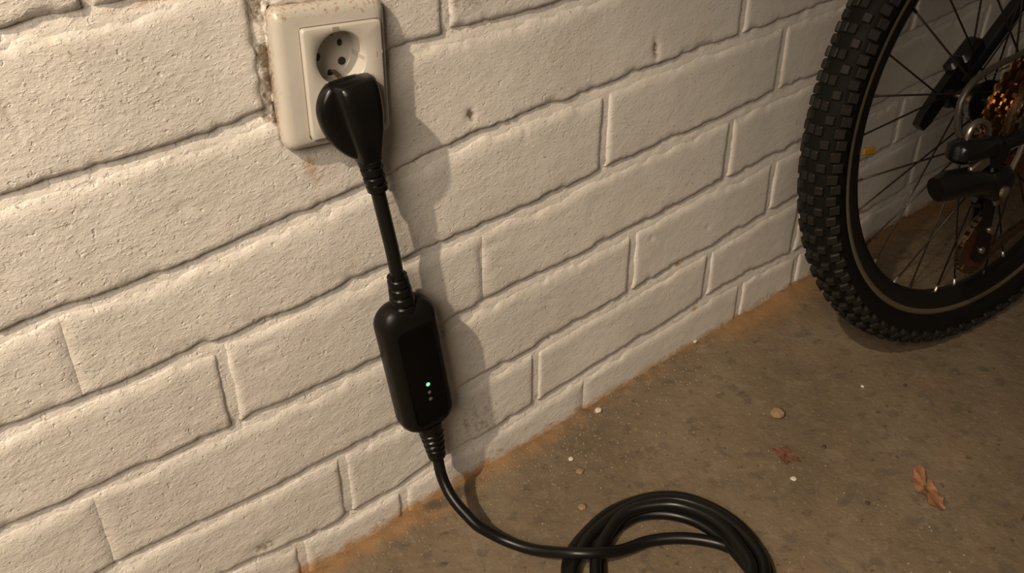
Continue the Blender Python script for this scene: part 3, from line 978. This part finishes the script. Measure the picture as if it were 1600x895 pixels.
# spoke arms of the largest sprocket
m_ = MB()
for q in range(5):
    a = 2 * PI * q / 5 + 0.3
    m_.box(BL(37 * math.cos(a), 26, 37 * math.sin(a)), (0.036, 0.002, 0.009), Matrix.Rotation(-a, 3, 'Y'))
m_.build('sprocket_carrier', M_warm_sheen, cass, smooth=False, sharp=None)

# frame: dropouts, stays, seat tube
def bar(pts, r, name, mat, n=14, parent=None):
    m2 = MB(); m2.tube(catmull([BL(*p) for p in pts], 0.01), r, n)
    return m2.build(name, mat, parent or bike)
bar([(8, 66, 12), (60, 62, 66), (160, 46, 176), (290, 26, 330), (318, 18, 372)], 0.0095, 'seat_stay', M_frame)
bar([(8, -62, 10), (60, -58, 62), (160, -44, 174), (290, -26, 330), (318, -18, 372)], 0.0095, 'seat_stay', M_frame)
bar([(6, 66, -2), (80, 62, -16), (220, 44, -22), (390, 30, -22)], 0.010, 'chain_stay', M_frame)
bar([(6, -62, -2), (80, -60, -16), (220, -44, -22), (390, -30, -22)], 0.010, 'chain_stay', M_frame)
bar([(395, 0, -24), (360, 0, 160), (312, 0, 400), (300, 0, 460)], 0.0165, 'seat_tube', M_frame, 20)
m_ = MB(); m_.lathe_y([(-0.036, 0.010), (-0.036, 0.022), (0.036, 0.022), (0.036, 0.010)], 28, tuple(BL(395, 0, -24)))
m_.build('bottom_bracket', M_frame, bike)
for s in (1, -1):
    m_ = MB(); b_ = 66 if s > 0 else -62
    pts = [(-12, -14), (10, -18), (26, -8), (24, 22), (8, 30), (-10, 16)]
    m_.rings([[tuple(BL(a, b_ - 3, c)) for a, c in pts], [tuple(BL(a, b_ + 3, c)) for a, c in pts]])
    m_.build('dropout', M_frame, bike, smooth=False)
# quick release lever lying back on the far side, with its cam head
m_ = MB()
rg = []
for t, wd in ((0, 7), (0.15, 9), (0.5, 10), (0.85, 9.5), (1.0, 6)):
    a_, c_ = -12 + (-67 + 12) * t, 34 + (-19 - 34) * t
    px, pz = 0.69 * wd, -0.72 * wd
    rg.append([tuple(BL(a_ - px, -48, c_ - pz)), tuple(BL(a_ + px, -48, c_ + pz)), tuple(BL(a_ + px * 0.9, -58, c_ + pz * 0.9)), tuple(BL(a_ - px * 0.9, -58, c_ - pz * 0.9))])
m_.rings(rg)
m_.build('quick_release_lever', M_frame, bike, sharp=50)
m_ = MB(); m_.box(BL(8, -58, 46), (0.036, 0.022, 0.020), Matrix.Rotation(math.radians(-38), 3, 'Y'), bev=0.005)
m_.box(BL(-14, -55, 36), (0.020, 0.016, 0.026), Matrix.Rotation(math.radians(-38), 3, 'Y'), bev=0.004)
m_.build('brake_caliper', M_frame, bike)

# gear cable housing, looping back from the stay to the derailleur
bar([(-40, 60, 100), (-77, 61, 93), (-113, 62, 91), (-146, 63, 85), (-163, 64, 69), (-165, 66, 45), (-157, 69, 27)], 0.0032, 'gear_cable_housing', M_housing, 10)

# derailleur
m_ = MB()
m_.box(BL(-153, 76, 22), (0.052, 0.024, 0.022), Matrix.Rotation(math.radians(10), 3, 'Y'), bev=0.005)
m_.box(BL(-120, 70, 5), (0.040, 0.022, 0.034), Matrix.Rotation(math.radians(30), 3, 'Y'), bev=0.006)
m_.tube([BL(-118, 66, 5), BL(-60, 66, 4), BL(-14, 66, -8)], [0.010, 0.008, 0.008], 14)
der = m_.build('derailleur', M_dark, bike, sharp=45)
m_ = MB(); m_.tube([BL(-200, 78, -4), BL(-188, 80, -3), BL(-155, 80, -10), BL(-132, 78, -20)], [0.012, 0.0145, 0.0145, 0.013], 18)
m_.build('derailleur_body', M_dark, der, sharp=45)
m_ = MB(); m_.box(BL(-150, 84, 6), (0.026, 0.005, 0.013), Matrix.Rotation(math.radians(-18), 3, 'Y'), bev=0.0015)
part_label(m_.build('link_plate', M_steel, der), 'pale metal link plate')
m_ = MB(); m_.lathe_y([(-0.056, 0.004), (-0.056, 0.020), (-0.062, 0.021), (-0.076, 0.019), (-0.082, 0.013), (-0.083, 0.005)], 24, tuple(BL(-100, 0, -32)))
m_.build('pivot_housing', M_dark, der, sharp=45)
m_ = MB(); m_.lathe_y([(-0.083, 0.0065), (-0.086, 0.0060), (-0.0875, 0.003)], 16, tuple(BL(-103, 0, -38)))
m_.build('pivot_bolt', M_steel, der)
m_ = MB(); m_.tube(catmull([BL(-160, 74, 30), BL(-158, 74, 41), BL(-150, 74, 47), BL(-139, 74, 45), BL(-131, 74, 36), BL(-128, 74, 20)], 0.003), 0.0034, 12)
part_label(m_.build('cable_loop', M_steel, der), 'silver looped cable end')
m_ = MB(); m_.tube([BL(-84, 74, -26), BL(-72, 72, -12), BL(-60, 68, 6)], 0.0028, 10)
m_.build('cable_anchor', M_steel, der)
# cage: two plates, two pulleys
for b_ in (60, 48):
    m_ = MB()
    p0 = np.array([-84, -50.0]); p1 = np.array([-88, -122.0])
    d_ = (p1 - p0) / np.linalg.norm(p1 - p0); q_ = np.array([-d_[1], d_[0]])
    out = []
    for k in range(9):
        a = PI / 2 + PI * k / 8
        out.append(p0 + 13 * (d_ * math.cos(a) + q_ * math.sin(a)))
    for t in (0.35, 0.65):
        out.append(p0 + (p1 - p0) * t - q_ * 8.5)
    for k in range(9):
        a = -PI / 2 + PI * k / 8
        out.append(p1 + 14 * (d_ * math.cos(a) + q_ * math.sin(a)))
    for t in (0.65, 0.35):
        out.append(p0 + (p1 - p0) * t + q_ * 8.5)
    m_.rings([[tuple(BL(p[0], b_ - 1, p[1])) for p in out], [tuple(BL(p[0], b_ + 1, p[1])) for p in out]])
    m_.build('cage_plate', M_dark, der, smooth=False)
for i, (a_, c_, mt) in enumerate(((-84, -50, M_dark), (-88, -122, M_red))):
    m2 = cog(11, 0.0215 if i == 0 else 0.0235, 0.006, 0.004)
    m2.v = [(v[0] + a_ / 1000, v[1] - 0.054, v[2] + c_ / 1000) for v in m2.v]
    p_ = m2.build('pulley_wheel', mt, der, smooth=False, sharp=None)
    if i:
        part_label(p_, 'brown-red lower pulley wheel')
for (a_, c_, b_) in ((-84, -50, 61), (-88, -122, 61), (-78, -68, 61), (-80, -100, 61)):
    m_ = MB(); m_.lathe_y([(-0.0605, 0.0042), (-0.0630, 0.0038), (-0.0640, 0.0018)], 14, tuple(BL(a_, 0, c_)))
    m_.build('cage_bolt', M_steel, der)

# chain: joined links, over the sprocket, round the pulleys and forward to the chainring
cp = []
for k in range(15):
    a = math.radians(80 + 118 * k / 14)
    cp.append((49.5 * math.cos(a), 42, 49.5 * math.sin(a)))
chain_pts = [(395 - 10, 42, -24 + 72), (200, 42, 60)] + cp + [(-66, 46, -38), (-63, 53, -50), (-74, 54, -72), (-100, 54, -96), (-113, 54, -116), (-108, 54, -138), (-90, 54, -148), (-68, 53, -140), (0, 50, -125), (200, 46, -112), (385, 42, -97)]
poly = catmull([BL(*p) for p in chain_pts], 0.0063)
m_ = MB()
for i in range(len(poly) - 1):
    p, q = Vector(poly[i]), Vector(poly[i + 1])
    t = (q - p).normalized(); y_ = Vector((0, 1, 0)); u_ = t.cross(y_).normalized(); y_ = u_.cross(t)
    Mr = Matrix((t, y_, u_)).transposed()
    wy = 0.0068 if i % 2 else 0.0048
    mid = (p + q) / 2
    for s in (1, -1):
        m_.box(mid + y_ * s * wy / 2, ((q - p).length * 1.5, 0.0010, 0.0078), Mr)
    m_.box(p, (0.0045, wy, 0.0045), Mr)
o = m_.build('chain', M_chain, bike, smooth=False, sharp=None)
o['kind'] = 'stuff'
m2 = cog(34, 0.071, 0.003, 0.045)
m2.v = [(v[0] + 0.395, v[1] - 0.042, v[2] - 0.024) for v in m2.v]
ring = m2.build('chainring', M_dark, bike, smooth=False, sharp=None)
m_ = MB()
for q in range(4):
    a = PI / 2 * q + 0.4
    m_.box(BL(395 + 28 * math.cos(a), 42, -24 + 28 * math.sin(a)), (0.050, 0.004, 0.014), Matrix.Rotation(-a, 3, 'Y'))
m_.build('chainring_spider', M_dark, bike)


# ------------------------------------------------------------------ litter on the floor
def leaf_mat(name, c1, c2):
    m = new_mat(name, c1, 0.75)
    g = NG(m)
    co = g.n('ShaderNodeTexCoord').outputs['Object']
    g.l(g.ramp(g.noise(co, 140, 4, 0.6), [(0.35, c1), (0.65, c2)]), g.b.inputs['Base Color'])
    g.l(g.bump(g.noise(co, 260, 3), 0.4, 0.0006), g.b.inputs['Normal'])
    return m
M_leaf = leaf_mat('dry_leaf_orange', (0.155, 0.068, 0.030), (0.21, 0.100, 0.046))
M_leaf2 = leaf_mat('dry_leaf_red', (0.090, 0.034, 0.016), (0.115, 0.046, 0.022))
M_peb = leaf_mat('tan_pebble', (0.16, 0.105, 0.045), (0.23, 0.16, 0.08))
M_chip = new_mat('white_paint_chip', (0.45, 0.40, 0.33), 0.6)
M_stone = new_mat('pale_brown_stone', (0.19, 0.125, 0.075), 0.7)
M_spk = new_mat('dark_crumb_stone', (0.035, 0.027, 0.018), 0.8)
M_grit = new_mat('grit_grains', (0.24, 0.19, 0.13), 0.8)

def leaf(name, pts, mat, label, curl=0.004, lift=0.002):
    P = np.array(pts) / 1000.0
    c = P.mean(0)
    z_ = float(floor_h(np.array([c[0]]), np.array([c[1]]))[0])
    n = len(P) * 5
    dense = []
    for i in range(len(P)):
        a, b = P[i], P[(i + 1) % len(P)]
        for k in range(5):
            t = k / 5
            q = a + (b - a) * t
            dense.append(q + (hsh(i * 5 + k, 3, 2) - 0.5) * 0.0016 * np.array([1, -1]))
    rg = []
    for f in (1.0, 0.82, 0.6, 0.35, 0.12):
        rr = []
        for i, q in enumerate(dense):
            p = c + (q - c) * f
            hz = lift + curl * f * f * (0.5 + 0.8 * math.sin(i * 0.55)) * 0.6 + 0.0008 * math.sin(i * 1.7 + f * 9)
            rr.append((p[0] - c[0], p[1] - c[1], max(0.0006, hz)))
        rg.append(rr)
    low = [[(x, y, z - 0.0005) for x, y, z in r] for r in rg[::-1]]
    m_ = MB(); m_.rings(rg + low + [rg[0]], cap0=False, cap1=False)
    o = m_.build(name, mat, None, sharp=None)
    o.location = (c[0], c[1], z_ + 0.0005)
    tag(o, label, 'leaf')
    return o
lf = leaf('dry_leaf', [(662, -303), (661, -313), (655, -318), (651, -328), (646, -336), (641, -345), (633, -353), (626, -352), (625, -342), (629, -336), (631, -328), (634, -321), (637, -312), (646, -309), (653, -303)],
     M_leaf, 'larger crumpled orange-brown dry leaf lying alone at the right of the concrete floor', 0.005)
leaf('dry_leaf', [(569, -187), (576, -194), (585, -194), (580, -204), (581, -213), (576, -220), (572, -212), (562, -213), (564, -203), (567, -196)],
     M_leaf2, 'small dark red-brown pointed leaf scrap on the floor beside the tan pebble', 0.002, 0.0012)

def pebble(name, x, y, r, mat, label, cat, flat=0.6, group=None, seed=0):
    bm = bmesh.new()
    bmesh.ops.create_icosphere(bm, subdivisions=3 if r > 0.004 else 2, radius=r)
    for v in bm.verts:
        k = 1 + 0.35 * (hsh(int(v.co.x * 9000 / (r * 1000)) + 50, int(v.co.y * 9000 / (r * 1000)) + 50 + int(v.co.z * 7000 / (r * 1000)), seed) - 0.5)
        v.co *= k
        v.co.z *= flat
    me = D.meshes.new(name); bm.to_mesh(me); bm.free()
    me.materials.append(mat)
    me.polygons.foreach_set('use_smooth', [True] * len(me.polygons))
    o = link(D.objects.new(name, me))
    o.location = (x, y, float(floor_h(np.array([x]), np.array([y]))[0]) + r * flat * 0.80)
    tag(o, label, cat, group)
    return o
pebble('pebble', 0.616, -0.155, 0.0078, M_peb, 'round tan pebble in the middle of the bare concrete floor', 'pebble', 0.6, seed=3)
pebble('white_crumb', 0.465, -0.014, 0.0042, M_chip, 'brightest round white crumb near the foot of the wall', 'crumb', 0.7, seed=4)
pebble('white_crumb', 0.393, -0.052, 0.0032, M_chip, 'white crumb on the floor straight right of where the cord leaves the wall', 'crumb', 0.6, seed=5)
pebble('brown_stone', 0.389, -0.072, 0.0046, M_stone, 'pale orange-brown stone in the floor above left of the coil', 'stone', 0.3, seed=6)
pebble('brown_stone', 0.359, -0.113, 0.0046, M_stone, 'pale orange-brown stone just left of the coil top', 'stone', 0.3, seed=7)
pebble('white_crumb', 0.640, 0.001, 0.0040, M_chip, 'white crumb lodged in the wall foot below the rust spot', 'crumb', 0.7, seed=8)
pebble('white_crumb', 0.725, -0.189, 0.0022, M_chip, 'tiny white crumb on the floor between the pebble and the tyre', 'crumb', 0.6, seed=9)

pebble('dark_crumb', 0.6138, -0.2216, 0.0024, M_spk, 'tiny dark crumb on the floor up right of the small red-brown leaf scrap', 'crumb', 0.6, seed=11)
pebble('dark_crumb', 0.5827, -0.2999, 0.0024, M_spk, 'tiny dark crumb on the floor low left of the larger orange-brown leaf', 'crumb', 0.6, seed=12)
pebble('dark_crumb', 0.7620, -0.2198, 0.0022, M_spk, 'tiny dark crumb on the floor below the tyre', 'crumb', 0.6, seed=13)
pebble('paint_flake', 0.5540, -0.2302, 0.0034, M_chip, 'flat pale paint flake just below the small red-brown leaf scrap', 'flake', 0.15, seed=14)

# uncountable grit, denser along the foot of the wall
rng = np.random.RandomState(5)
m_ = MB()
for i in range(700):
    if i < 420:
        x = rng.uniform(0.08, 0.64); y = -abs(rng.normal(0, 0.035)) - 0.001
    else:
        x = rng.uniform(0.15, 0.62); y = -rng.uniform(0.01, 0.45)
    r = rng.uniform(0.0004, 0.0012)
    z = float(floor_h(np.array([x]), np.array([y]))[0])
    v = [(x + r, y, z), (x, y + r, z), (x - r, y, z), (x, y - r, z), (x + r * 0.2, y, z + r * 1.1)]
    m_.add(v, [(0, 1, 4), (1, 2, 4), (2, 3, 4), (3, 0, 4)])
gr = m_.build('floor_grit', M_grit, None, smooth=False, sharp=None)
gr['kind'] = 'stuff'
tag(gr, 'fine pale grit scattered over the concrete along the wall foot', 'grit')
